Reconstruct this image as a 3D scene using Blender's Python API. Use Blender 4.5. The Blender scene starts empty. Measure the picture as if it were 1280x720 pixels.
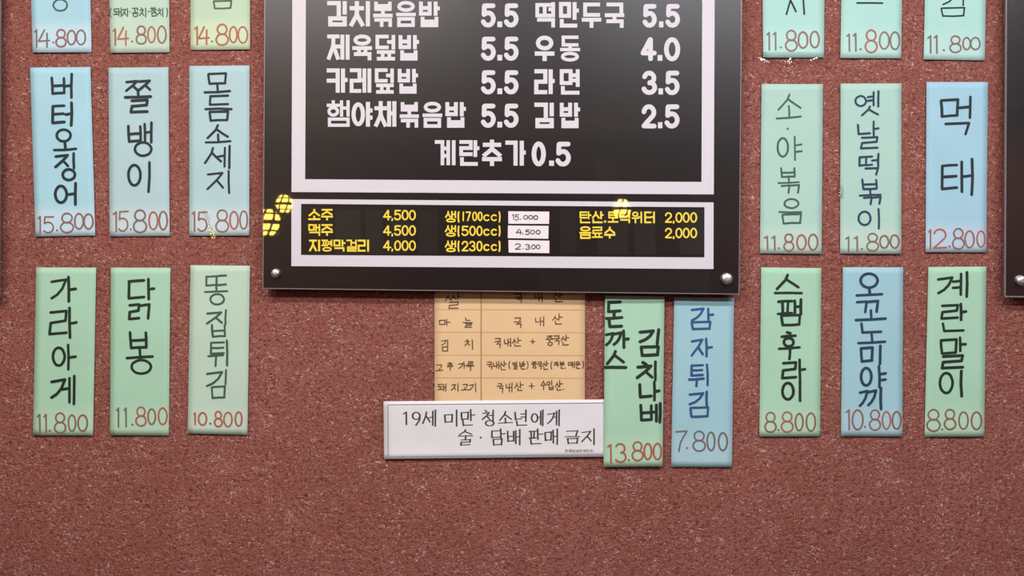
import bpy, bmesh, math, random
from mathutils import Vector, Matrix
C = bpy.context.scene.collection
PI = math.pi
# ------------------------------------------------------------------ camera, world, lights, exposure
D = 1.9            # camera to wall, metres
S = 0.0014         # metres on the wall per pixel of the 1280x720 photograph
CZ = 1.5           # camera height
cam_d = bpy.data.cameras.new('camera'); cam = bpy.data.objects.new('camera', cam_d); C.objects.link(cam)
cam.location = (0, -D, CZ); cam.rotation_euler = (PI/2, 0, 0)
cam_d.sensor_width = 36.0; cam_d.lens = 36.0 * (D/S) / 1280.0; cam_d.clip_start = 0.02
sc = bpy.context.scene; sc.camera = cam
w = bpy.data.worlds.new('world'); sc.world = w; w.use_nodes = True
w.node_tree.nodes['Background'].inputs[0].default_value = (0.5, 0.5, 0.52, 1)
w.node_tree.nodes['Background'].inputs[1].default_value = 0.2
sc.view_settings.view_transform = 'Standard'; sc.view_settings.look = 'None'
sc.view_settings.gamma = 1.0; sc.view_settings.exposure = 0.0; sc.view_settings.use_curve_mapping = False

def area(name, loc, sx, sy, power, col, rot=(0, 0, 0)):
    l = bpy.data.lights.new(name, 'AREA'); l.shape = 'RECTANGLE'; l.size = sx; l.size_y = sy
    l.energy = power; l.color = col
    o = bpy.data.objects.new(name, l); C.objects.link(o); o.location = loc; o.rotation_euler = rot
    return o
TILT = (math.radians(28), 0, 0)       # the tubes lean towards the menu wall
area('ceiling_tube_near', (-0.75, -1.15, 2.52), 1.3, 0.09, 15, (1.0, 0.94, 0.88), TILT)
area('ceiling_tube_near', (0.85, -1.15, 2.52), 1.3, 0.09, 15, (0.95, 0.96, 1.0), TILT)
area('ceiling_tube_far', (-0.75, -1.84, 2.52), 1.3, 0.09, 18.4, (1.0, 0.94, 0.88), TILT)
area('ceiling_tube_far', (0.85, -1.84, 2.52), 1.3, 0.09, 18.4, (0.95, 0.96, 1.0), TILT)
area('far_wall_fill', (-2.3, -4.6, 2.52), 0.2, 1.2, 28, (1.0, 0.95, 0.88))  # added fill lamp, brightens the far wall that the board mirrors
area('far_wall_fill', (2.3, -4.6, 2.52), 0.2, 1.2, 28, (1.0, 0.97, 0.92))  # right-hand twin, likewise added to brighten the far wall

# ------------------------------------------------------------------ materials
def new_mat(name):
    m = bpy.data.materials.new(name); m.use_nodes = True
    nt = m.node_tree; return m, nt, nt.nodes, nt.links, nt.nodes['Principled BSDF']

def lin(r, g, b):
    f = lambda c: (c/255/12.92) if c/255 <= 0.04045 else ((c/255+0.055)/1.055)**2.4
    return (f(r), f(g), f(b), 1)

def flat(name, col, rough=0.6, metal=0.0, spec=0.5, coat=0.0, var=0.06, scale=40):
    m, nt, N, L, b = new_mat(name)
    tc = N.new('ShaderNodeTexCoord'); no = N.new('ShaderNodeTexNoise')
    no.inputs['Scale'].default_value = scale; no.inputs['Detail'].default_value = 4
    L.new(tc.outputs['Object'], no.inputs['Vector'])
    mx = N.new('ShaderNodeMix'); mx.data_type = 'RGBA'
    mx.inputs['A'].default_value = tuple(c*(1-var) for c in col[:3]) + (1,)
    mx.inputs['B'].default_value = tuple(min(1, c*(1+var)) for c in col[:3]) + (1,)
    L.new(no.outputs['Fac'], mx.inputs['Factor']); L.new(mx.outputs['Result'], b.inputs['Base Color'])
    b.inputs['Roughness'].default_value = rough; b.inputs['Metallic'].default_value = metal
    b.inputs['Specular IOR Level'].default_value = spec
    b.inputs['Coat Weight'].default_value = coat; b.inputs['Coat Roughness'].default_value = 0.015; b.inputs['Coat IOR'].default_value = 1.62
    return m

def emit(name, col, strength):
    m, nt, N, L, b = new_mat(name)
    b.inputs['Base Color'].default_value = (0.8, 0.6, 0.2, 1)
    b.inputs['Emission Color'].default_value = col; b.inputs['Emission Strength'].default_value = strength
    return m

def paper(name, col, low_tint, low_amt=0.4):
    """coloured paper: fibre mottling, blended to a paler second tint in the strip along the lower edge"""
    m, nt, N, L, b = new_mat(name)
    tc = N.new('ShaderNodeTexCoord')
    n1 = N.new('ShaderNodeTexNoise'); n1.inputs['Scale'].default_value = 14; n1.inputs['Detail'].default_value = 3
    n2 = N.new('ShaderNodeTexNoise'); n2.inputs['Scale'].default_value = 420; n2.inputs['Detail'].default_value = 2
    L.new(tc.outputs['Object'], n1.inputs['Vector']); L.new(tc.outputs['Object'], n2.inputs['Vector'])
    mx = N.new('ShaderNodeMix'); mx.data_type = 'RGBA'
    mx.inputs['A'].default_value = tuple(c*0.93 for c in col[:3]) + (1,)
    mx.inputs['B'].default_value = tuple(min(1, c*1.06) for c in col[:3]) + (1,)
    L.new(n1.outputs['Fac'], mx.inputs['Factor'])
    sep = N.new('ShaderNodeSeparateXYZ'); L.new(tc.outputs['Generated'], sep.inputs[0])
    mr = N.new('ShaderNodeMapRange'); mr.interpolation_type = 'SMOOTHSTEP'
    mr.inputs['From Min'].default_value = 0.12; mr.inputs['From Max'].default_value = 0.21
    mr.inputs['To Min'].default_value = low_amt; mr.inputs['To Max'].default_value = 0.0
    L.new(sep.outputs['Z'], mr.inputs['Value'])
    m2 = N.new('ShaderNodeMix'); m2.data_type = 'RGBA'; m2.inputs['B'].default_value = low_tint
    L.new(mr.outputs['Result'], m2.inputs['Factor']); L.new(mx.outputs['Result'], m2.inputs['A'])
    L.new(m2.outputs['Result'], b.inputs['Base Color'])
    b.inputs['Roughness'].default_value = 0.75; b.inputs['Specular IOR Level'].default_value = 0.25
    bp = N.new('ShaderNodeBump'); bp.inputs['Strength'].default_value = 0.05; bp.inputs['Distance'].default_value = 0.0005
    L.new(n2.outputs['Fac'], bp.inputs['Height']); L.new(bp.outputs['Normal'], b.inputs['Normal'])
    return m

def wall_mat(name, detail=True):
    """sprayed stone-chip plaster: brick red with dark pits and pale mica flecks"""
    m, nt, N, L, b = new_mat(name)
    tc = N.new('ShaderNodeTexCoord')
    def noise(scale, det, rough=0.6, dist=0.0, vec=None):
        n = N.new('ShaderNodeTexNoise'); n.inputs['Scale'].default_value = scale
        n.inputs['Detail'].default_value = det; n.inputs['Roughness'].default_value = rough
        n.inputs['Distortion'].default_value = dist
        L.new(vec or tc.outputs['Object'], n.inputs['Vector']); return n
    def ramp(src, stops):
        r = N.new('ShaderNodeValToRGB'); e = r.color_ramp.elements
        e[0].position, e[0].color = stops[0]; e[1].position, e[1].color = stops[1]
        for p, c in stops[2:]:
            x = e.new(p); x.color = c
        L.new(src, r.inputs['Fac']); return r
    def mix(fac, a, c):
        x = N.new('ShaderNodeMix'); x.data_type = 'RGBA'
        L.new(fac, x.inputs['Factor'])
        for s, v in (('A', a), ('B', c)):
            if isinstance(v, tuple): x.inputs[s].default_value = v
            else: L.new(v, x.inputs[s])
        return x.outputs['Result']
    g = lambda v: (v, v, v, 1)
    big = noise(3.2, 3); mid = noise(150, 4, 0.65, 0.6); fine = noise(420, 3, 0.6)
    base = mix(ramp(big.outputs['Fac'], [(0.35, g(0)), (0.65, g(1))]).outputs['Color'], (0.294, 0.086, 0.062, 1), (0.336, 0.102, 0.081, 1))
    base = mix(ramp(mid.outputs['Fac'], [(0.34, g(1)), (0.50, g(0))]).outputs['Color'], base, (0.118, 0.028, 0.020, 1))
    base = mix(ramp(fine.outputs['Fac'], [(0.50, g(0)), (0.75, g(0.75))]).outputs['Color'], base, (0.47, 0.185, 0.145, 1))
    # thin pale flecks lying in random directions
    mp = N.new('ShaderNodeMapping'); mp.inputs['Rotation'].default_value = (0, 0.5, 0); mp.inputs['Scale'].default_value = (0.8, 1, 1.15)
    L.new(tc.outputs['Object'], mp.inputs['Vector'])
    fl = noise(230, 1.5, 0.5, 1.6, mp.outputs['Vector'])
    zone = noise(22, 2)
    mul = N.new('ShaderNodeMath'); mul.operation = 'MULTIPLY_ADD'; mul.inputs[1].default_value = 0.30; 
    L.new(zone.outputs['Fac'], mul.inputs[0]); L.new(fl.outputs['Fac'], mul.inputs[2])
    flr = ramp(mul.outputs[0], [(0.765, g(0)), (0.86, g(0.9))])
    base = mix(flr.outputs['Color'], base, (0.66, 0.42, 0.36, 1))
    mp2 = N.new('ShaderNodeMapping'); mp2.inputs['Rotation'].default_value = (0, -0.7, 0); mp2.inputs['Scale'].default_value = (0.75, 1, 1.35); mp2.inputs['Location'].default_value = (7, 3, 5)
    L.new(tc.outputs['Object'], mp2.inputs['Vector'])
    fl2 = noise(170, 2.5, 0.6, 2.2, mp2.outputs['Vector']); zone2 = noise(15, 3)
    mu2 = N.new('ShaderNodeMath'); mu2.operation = 'MULTIPLY_ADD'; mu2.inputs[1].default_value = 0.34
    L.new(zone2.outputs['Fac'], mu2.inputs[0]); L.new(fl2.outputs['Fac'], mu2.inputs[2])
    base = mix(ramp(mu2.outputs[0], [(0.80, g(0)), (0.92, g(0.8))]).outputs['Color'], base, (0.56, 0.34, 0.28, 1))
    vo = N.new('ShaderNodeTexVoronoi'); vo.inputs['Scale'].default_value = 62; vo.inputs['Randomness'].default_value = 1
    L.new(tc.outputs['Object'], vo.inputs['Vector'])
    wn = ramp(vo.outputs['Distance'], [(0.05, g(1)), (0.11, g(0))])
    sp = N.new('ShaderNodeSeparateColor'); L.new(vo.outputs['Color'], sp.inputs[0])
    gt = N.new('ShaderNodeMath'); gt.operation = 'GREATER_THAN'; gt.inputs[1].default_value = 0.5; L.new(sp.outputs[0], gt.inputs[0])
    mm = N.new('ShaderNodeMath'); mm.operation = 'MULTIPLY'; L.new(wn.outputs['Color'], mm.inputs[0]); L.new(gt.outputs[0], mm.inputs[1])
    m9 = N.new('ShaderNodeMath'); m9.operation = 'MULTIPLY'; m9.inputs[1].default_value = 0.75; L.new(mm.outputs[0], m9.inputs[0])
    base = mix(m9.outputs[0], base, (0.80, 0.60, 0.54, 1))
    L.new(base, b.inputs['Base Color'])
    b.inputs['Roughness'].default_value = 0.62; b.inputs['Specular IOR Level'].default_value = 0.35
    ad = N.new('ShaderNodeMath'); ad.operation = 'MULTIPLY_ADD'; ad.inputs[1].default_value = 0.45
    L.new(fine.outputs['Fac'], ad.inputs[0]); L.new(mid.outputs['Fac'], ad.inputs[2])
    bp = N.new('ShaderNodeBump'); bp.inputs['Strength'].default_value = 0.85; bp.inputs['Distance'].default_value = 0.0075
    L.new(ad.outputs[0], bp.inputs['Height']); L.new(bp.outputs['Normal'], b.inputs['Normal'])
    return m

def tape_mat():
    m, nt, N, L, b = new_mat('clear_tape')
    tr = N.new('ShaderNodeBsdfTransparent'); gl = N.new('ShaderNodeBsdfGlossy'); gl.inputs['Roughness'].default_value = 0.06
    fr = N.new('ShaderNodeFresnel'); fr.inputs['IOR'].default_value = 1.5
    mx = N.new('ShaderNodeMixShader'); L.new(fr.outputs[0], mx.inputs[0]); L.new(tr.outputs[0], mx.inputs[1]); L.new(gl.outputs[0], mx.inputs[2])
    L.new(mx.outputs[0], N['Material Output'].inputs['Surface'])
    return m

WALL = wall_mat('red_stone_plaster')
M = dict(
    ceiling=flat('ceiling_paint', lin(225, 222, 218), 0.9),
    floor=flat('floor_tile', lin(52, 44, 40), 0.5),
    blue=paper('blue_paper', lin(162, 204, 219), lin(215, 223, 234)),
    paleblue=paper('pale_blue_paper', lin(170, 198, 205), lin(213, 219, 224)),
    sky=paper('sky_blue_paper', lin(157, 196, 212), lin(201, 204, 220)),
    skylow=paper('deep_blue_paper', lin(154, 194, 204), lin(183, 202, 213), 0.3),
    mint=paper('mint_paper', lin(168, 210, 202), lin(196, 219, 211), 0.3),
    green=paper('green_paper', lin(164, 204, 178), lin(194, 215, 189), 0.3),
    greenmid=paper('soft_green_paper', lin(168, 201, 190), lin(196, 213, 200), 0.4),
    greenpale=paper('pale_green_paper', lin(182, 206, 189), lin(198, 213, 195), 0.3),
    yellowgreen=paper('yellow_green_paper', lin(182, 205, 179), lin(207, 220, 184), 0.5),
    kraft=paper('kraft_paper', lin(221, 187, 144), lin(221, 187, 144), 0.0),
    white=paper('white_card', lin(220, 218, 222), lin(220, 218, 222), 0.0),
    ink=flat('black_marker', lin(18, 34, 38), 0.7),
    inkgreen=flat('dark_green_marker', lin(8, 34, 18), 0.7),
    inkpale=flat('faded_green_marker', lin(52, 84, 66), 0.6),
    inknavy=flat('navy_marker', lin(26, 54, 82), 0.7),
    inkblue=flat('blue_marker', lin(36, 76, 128), 0.7),
    pen=flat('brown_pen', lin(96, 66, 44), 0.6),
    sepia=flat('sepia_line', lin(172, 128, 84), 0.8),
    dent=flat('pressed_line', lin(200, 160, 112), 0.8),
    red=flat('red_marker', lin(166, 90, 70), 0.6),
    brown=flat('brown_red_marker', lin(134, 94, 82), 0.6),
    greyred=flat('grey_red_marker', lin(114, 98, 96), 0.6),
    print=flat('black_print', lin(58, 48, 48), 0.7),
    greyline=flat('grey_print', lin(142, 145, 154), 0.7),
    board=flat('black_acrylic', lin(22, 18, 20), 0.30, coat=1.0, spec=0.36),
    boardwhite=flat('white_print_under_acrylic', lin(212, 207, 215), 0.5, coat=1.0, spec=0.2, var=0.01),
    boardyellow=flat('yellow_print_under_acrylic', lin(246, 214, 70), 0.5, coat=1.0, spec=0.2, var=0.02),
    rim=flat('acrylic_edge', lin(120, 112, 114), 0.3, coat=0.5),
    chrome=flat('polished_steel', lin(235, 232, 230), 0.34, metal=1.0),
    label=flat('white_sticker', lin(228, 218, 224), 0.7, var=0.01),
    tape=tape_mat(),
    lampglow=emit('glowing_bulb', (1.0, 0.62, 0.08, 1), 50),
    cage=flat('black_wire', lin(18, 16, 14), 0.5),
    dimpaper=flat('grey_white_paper', lin(205, 210, 205), 0.8),
    greypanel=flat('grey_panel', lin(150, 148, 150), 0.6),
)

# ------------------------------------------------------------------ helpers
def P(px, py, off=0.0):
    k = S*(D-off)/D
    return Vector(((px-640)*k, -off, CZ+(360-py)*k))

def link(name, bm, mats, parent=None, smooth=False):
    me = bpy.data.meshes.new(name); bm.to_mesh(me); bm.free()
    for m in (mats if isinstance(mats, (list, tuple)) else [mats]): me.materials.append(m)
    if smooth:
        for p in me.polygons: p.use_smooth = True
    o = bpy.data.objects.new(name, me); C.objects.link(o)
    if parent is not None:
        o.parent = parent; o.matrix_parent_inverse = parent.matrix_basis.inverted()
    return o

def tag(o, label, cat, group=None):
    o['label'] = label; o['category'] = cat
    if group: o['group'] = group
    return o

def empty(name, loc):
    o = bpy.data.objects.new(name, None); C.objects.link(o); o.location = loc; o.empty_display_size = 0.05
    return o

def box(bm, lo, hi):
    v = [bm.verts.new((x, y, z)) for x in (lo[0], hi[0]) for y in (lo[1], hi[1]) for z in (lo[2], hi[2])]
    for f in ((0,1,3,2),(4,6,7,5),(0,4,5,1),(2,3,7,6),(0,2,6,4),(1,5,7,3)): bm.faces.new([v[i] for i in f])

def quad_prism(bm, q, off_front, off_back):
    """prism on the wall between two distances from it, outline q in photo pixels (TL, TR, BR, BL)"""
    k = (D-off_back)/(D-off_front)
    f = [bm.verts.new(P(x, y, off_front)) for x, y in q]
    b = [bm.verts.new((v.co.x, -off_back, v.co.z)) for v in f]
    bm.faces.new(f[::-1]); bm.faces.new(b)
    for i in range(4): bm.faces.new((f[i], f[(i+1) % 4], b[(i+1) % 4], b[i]))

def tube(bm, a, b, r, n=10, r2=None):
    a, b = Vector(a), Vector(b); d = (b-a).normalized()
    u = d.orthogonal().normalized(); v = d.cross(u); r2 = r if r2 is None else r2
    A = [bm.verts.new(a + r*(math.cos(2*PI*i/n)*u + math.sin(2*PI*i/n)*v)) for i in range(n)]
    B = [bm.verts.new(b + r2*(math.cos(2*PI*i/n)*u + math.sin(2*PI*i/n)*v)) for i in range(n)]
    for i in range(n): bm.faces.new((A[i], A[(i+1) % n], B[(i+1) % n], B[i]))
    bm.faces.new(A[::-1]); bm.faces.new(B)

# ------------------------------------------------------------------ pen strokes: hangul letters and digits as polylines in a unit box
def arc(cx, cy, rx, ry, a0, a1, n=10):
    return [(cx+rx*math.cos(math.radians(a0+(a1-a0)*i/n)), cy+ry*math.sin(math.radians(a0+(a1-a0)*i/n))) for i in range(n+1)]
def sub(ps, x0, y0, x1, y1): return [[(x0+(x1-x0)*x, y0+(y1-y0)*y) for x, y in p] for p in ps]
H = {}     # handwritten forms
H['ㄱ'] = [[(0, .08), (1, 0), (.86, 1)]]
H['g'] = [[(0, .12), (1, 0), (.74, .48), (.40, .80), (0, 1)]]
H['ㄴ'] = [[(0, 0), (.06, 1), (1, .92)]]
H['ㄷ'] = [[(.04, .06), (1, 0)], [(.04, .06), (.02, 1), (1, .92)]]
H['ㄹ'] = [[(.06, .06), (1, 0), (.95, .42), (.06, .52), (0, 1), (1, .94)]]
H['ㅁ'] = [[(0, .10), (.07, 1)], [(.02, .06), (1, 0), (.95, .94)], [(.07, 1), (.96, .94)]]
H['ㅂ'] = [[(0, 0), (.07, 1)], [(.97, .02), (1, .95)], [(.05, .52), (.98, .48)], [(.07, 1), (1, .95)]]
H['ㅅ'] = [[(.50, 0), (.40, .36), (0, 1)], [(.44, .32), (1, .88)]]
H['ㅇ'] = [arc(.5, .5, .5, .5, -100, 262, 22)]
H['ㅈ'] = [[(.02, .10), (.96, 0), (.62, .42), (0, 1)], [(.58, .46), (1, .92)]]
H['ㅊ'] = [[(.38, 0), (.60, .12)], [(.04, .32), (.92, .24), (.56, .60), (0, 1)], [(.55, .58), (1, .98)]]
H['ㅋ'] = H['g'] + [[(.05, .5), (.8, .45)]]
H['ㅌ'] = [[(.06, .04), (1, 0)], [(.05, .50), (.95, .46)], [(.05, .04), (.03, 1), (1, .94)]]
H['ㅍ'] = [[(.02, .05), (1, 0)], [(0, 1), (1, .92)], [(.30, .05), (.34, .95)], [(.72, .05), (.68, .95)]]
H['ㅎ'] = [[(.38, 0), (.62, .06)], [(0, .30), (1, .24)], arc(.5, .70, .36, .30, -90, 270, 18)]
H['ㅏ'] = [[(0, 0), (.06, 1)], [(.06, .52), (1, .48)]]
H['ㅑ'] = [[(0, 0), (.06, 1)], [(.06, .38), (1, .33)], [(.06, .66), (1, .62)]]
H['ㅓ'] = [[(1, 0), (.96, 1)], [(0, .52), (.96, .48)]]
H['ㅕ'] = [[(1, 0), (.96, 1)], [(0, .36), (.96, .33)], [(0, .62), (.96, .60)]]
H['ㅗ'] = [[(.50, 0), (.52, .88)], [(0, 1), (1, .84)]]
H['ㅛ'] = [[(.33, 0), (.34, .9)], [(.68, 0), (.67, .9)], [(0, 1), (1, .9)]]
H['ㅜ'] = [[(0, .12), (1, 0)], [(.54, .06), (.50, 1)]]
H['ㅡ'] = [[(0, .5), (1, .5)]]
H['ㅣ'] = [[(0, 0), (1, 1)]]
H['ㅐ'] = [[(0, .08), (.04, .92)], [(.02, .5), (.98, .46)], [(1, 0), (.98, 1)]]
H['ㅔ'] = [[(0, .48), (.58, .44)], [(.60, .08), (.58, .94)], [(1, 0), (.97, 1)]]
H['ㅖ'] = [[(0, .38), (.55, .34)], [(0, .64), (.55, .60)], [(.57, .06), (.56, .92)], [(1, 0), (.98, 1)]]
for d, s in (('ㄲ', 'ㄱ'), ('q', 'g'), ('ㄸ', 'ㄷ'), ('ㅆ', 'ㅅ'), ('ㅉ', 'ㅈ')):
    H[d] = sub(H[s], 0, .04, .46, 1) + sub(H[s], .52, 0, 1, .96)
H['1'] = [[(0, .12), (.75, 0), (.8, 1)]]
H['2'] = [arc(.5, .30, .48, .30, -165, 35, 10) + [(0, 1), (1, .97)]]
H['3'] = [arc(.45, .25, .45, .25, -150, 80, 10) + arc(.48, .73, .52, .27, -80, 150, 10)]
H['4'] = [[(.55, 0), (0, .66), (1, .62)], [(.78, .2), (.76, 1)]]
H['5'] = [[(1, .02), (.16, .04), (.10, .44)] + arc(.45, .68, .53, .32, -125, 140, 12)]
H['7'] = [[(0, .03), (1, 0), (.40, .55), (.25, 1)]]
H['8'] = [arc(.5, .24, .40, .24, 90, 450, 18), arc(.5, .73, .5, .27, -90, 270, 20)]
H['9'] = [arc(.48, .28, .48, .28, 0, 360, 16), [(.96, .28), (.92, .60), (.45, 1)]]
H['0'] = H['ㅇ']
H['c'] = [arc(.52, .5, .52, .5, -45, -315, 12)]
H['.'] = [[(.5, .5), (.52, .52)]]
H[','] = [[(.6, .1), (.3, .9)]]
H['+'] = [[(0, .5), (1, .48)], [(.5, 0), (.5, 1)]]
H['('] = [arc(1, .5, .95, .56, 240, 120, 8)]
H[')'] = [arc(0, .5, .95, .56, -60, 60, 8)]
B = dict(H)  # printed block forms, strokes square to each other
B['ㄱ'] = B['g'] = [[(0, 0), (1, 0), (1, 1)]]
B['ㄴ'] = [[(0, 0), (0, 1), (1, 1)]]
B['ㄷ'] = [[(1, 0), (0, 0), (0, 1), (1, 1)]]
B['ㄹ'] = [[(0, 0), (1, 0), (1, .5), (0, .5), (0, 1), (1, 1)]]
B['ㅁ'] = [[(0, 0), (1, 0), (1, 1), (0, 1), (0, 0)]]
B['ㅂ'] = [[(0, 0), (0, 1), (1, 1), (1, 0)], [(0, .45), (1, .45)]]
B['ㅅ'] = [[(.5, 0), (.5, .32), (0, 1)], [(.5, .32), (1, 1)]]
B['ㅈ'] = [[(0, 0), (1, 0)], [(.5, 0), (.5, .42), (0, 1)], [(.5, .42), (1, 1)]]
B['ㅊ'] = [[(.5, 0), (.5, .2)], [(0, .24), (1, .24)], [(.5, .24), (.5, .55), (0, 1)], [(.5, .55), (1, 1)]]
B['ㅋ'] = [[(0, 0), (1, 0), (1, 1)], [(0, .5), (1, .5)]]
B['ㅌ'] = [[(1, 0), (0, 0), (0, 1), (1, 1)], [(0, .5), (1, .5)]]
B['ㅍ'] = [[(0, 0), (1, 0)], [(0, 1), (1, 1)], [(.28, 0), (.28, 1)], [(.72, 0), (.72, 1)]]
B['ㅎ'] = [[(.5, 0), (.5, .12)], [(0, .26), (1, .26)], arc(.5, .72, .42, .28, -90, 270, 18)]
B['ㅏ'] = [[(0, 0), (0, 1)], [(0, .47), (1, .47)]]
B['ㅑ'] = [[(0, 0), (0, 1)], [(0, .32), (1, .32)], [(0, .66), (1, .66)]]
B['ㅓ'] = [[(1, 0), (1, 1)], [(0, .47), (1, .47)]]
B['ㅕ'] = [[(1, 0), (1, 1)], [(0, .30), (1, .30)], [(0, .66), (1, .66)]]
B['ㅗ'] = [[(.5, 0), (.5, 1)], [(0, 1), (1, 1)]]
B['ㅛ'] = [[(.3, 0), (.3, 1)], [(.7, 0), (.7, 1)], [(0, 1), (1, 1)]]
B['ㅜ'] = [[(0, 0), (1, 0)], [(.5, 0), (.5, 1)]]
B['ㅠ'] = [[(0, 0), (1, 0)], [(.3, 0), (.3, 1)], [(.7, 0), (.7, 1)]]
B['ㅡ'] = [[(0, .5), (1, .5)]]
B['ㅣ'] = [[(1, 0), (1, 1)]]
B['ㅐ'] = [[(0, 0), (0, 1)], [(0, .47), (1, .47)], [(1, 0), (1, 1)]]
B['ㅔ'] = [[(0, .47), (.5, .47)], [(.5, 0), (.5, 1)], [(1, 0), (1, 1)]]
B['ㅖ'] = [[(0, .30), (.5, .30)], [(0, .64), (.5, .64)], [(.5, 0), (.5, 1)], [(1, 0), (1, 1)]]
for d, s in (('ㄲ', 'ㄱ'), ('ㄸ', 'ㄷ'), ('ㅆ', 'ㅅ'), ('ㅉ', 'ㅈ')):
    B[d] = sub(B[s], 0, 0, .40, 1) + sub(B[s], .60, 0, 1, 1)
B['4'] = [[(.62, 0), (0, .70), (1, .70)], [(.66, 0), (.66, 1)]]
B['1'] = [[(.5, 0), (.5, 1)]]
B['5'] = [[(.95, 0), (.10, 0), (.06, .46)] + arc(.46, .68, .52, .32, -120, 155, 14)]
B['2'] = [arc(.5, .30, .47, .30, -175, 30, 10) + [(.02, 1), (1, 1)]]
B['3'] = [arc(.47, .26, .45, .26, -165, 85, 10) + arc(.48, .74, .52, .26, -85, 165, 10)]
B['7'] = [[(0, 0), (1, 0), (.35, 1)]]

def stroke(bm, pts, wd, mp, cap, mi=0, contrast=None):
    """flat ribbon of width wd (photo pixels) along pts; mp puts a pixel on the carrying surface"""
    def poly(vs):        # each dab of ink lies a few micrometres above the one before
        lift = 6e-6*(len(bm.faces) % 50)
        q = [mp(x, y) for x, y in vs]
        for v in q: v.y -= lift
        if (q[1]-q[0]).cross(q[2]-q[0]).y > 0: q.reverse()
        f = bm.faces.new([bm.verts.new(v) for v in q]); f.material_index = mi
    for i in range(len(pts)-1):
        (x0, y0), (x1, y1) = pts[i], pts[i+1]
        dx, dy = x1-x0, y1-y0; L = math.hypot(dx, dy)
        if L < 1e-6: continue
        dx /= L; dy /= L; h = wd/2
        if contrast: h = wd/2*(contrast + (1-contrast)*abs(dy)**1.2)
        if cap == 'square': x0 -= dx*h*.92; y0 -= dy*h*.92; x1 += dx*h*.92; y1 += dy*h*.92; L += h*1.84
        n = max(1, int(L/12)); nx, ny = -dy*h, dx*h
        for k in range(n):
            a, c = k/n, (k+1)/n
            ax, ay = x0+(x1-x0)*a, y0+(y1-y0)*a; bx, by = x0+(x1-x0)*c, y0+(y1-y0)*c
            poly([(ax-nx, ay-ny), (bx-nx, by-ny), (bx+nx, by+ny), (ax+nx, ay+ny)])
    if cap == 'round':
        many = len(pts) > 7
        for i, (x, y) in enumerate(pts):
            n = 6 if many and 0 < i < len(pts)-1 else 10
            poly([(x+wd/2*math.cos(2*PI*k/n), y+wd/2*math.sin(2*PI*k/n)) for k in range(n)])

def tokens(s):
    t = s.split(); out = []
    for i in range(0, len(t), 5): out.append((t[i], [float(v) for v in t[i+1:i+5]]))
    return out

def write(bm, ox, oy, k, text, wd, mp, rnd, cols=None, font=H, cap='round', contrast=None, wob=1.0):
    """letters given as 'letter x0 y0 x1 y1' in a frame whose origin is (ox, oy) with k units to a pixel"""
    for n, (ch, (x0, y0, x1, y1)) in enumerate(tokens(text)):
        mi = cols[n % len(cols)] if cols else 0
        for p in font[ch]:
            q = []
            for x, y in p:
                q.append((ox+(x0+(x1-x0)*x)/k + rnd.uniform(-.15, .15)*wob, oy+(y0+(y1-y0)*y)/k + rnd.uniform(-.15, .15)*wob))
            ww = wd*rnd.uniform(.92, 1.08) if wob else wd
            if ch in '.': ww *= 1.25
            if len(q) == 2 and wob and math.dist(q[0], q[1]) > 6:     # a slight bow in a hand-drawn line
                dx, dy = q[1][0]-q[0][0], q[1][1]-q[0][1]; e = rnd.uniform(-.025, .025)
                q = [q[0], ((q[0][0]+q[1][0])/2-dy*e, (q[0][1]+q[1][1])/2+dx*e), q[1]]
            stroke(bm, q, ww, mp, cap, mi, contrast)

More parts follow.
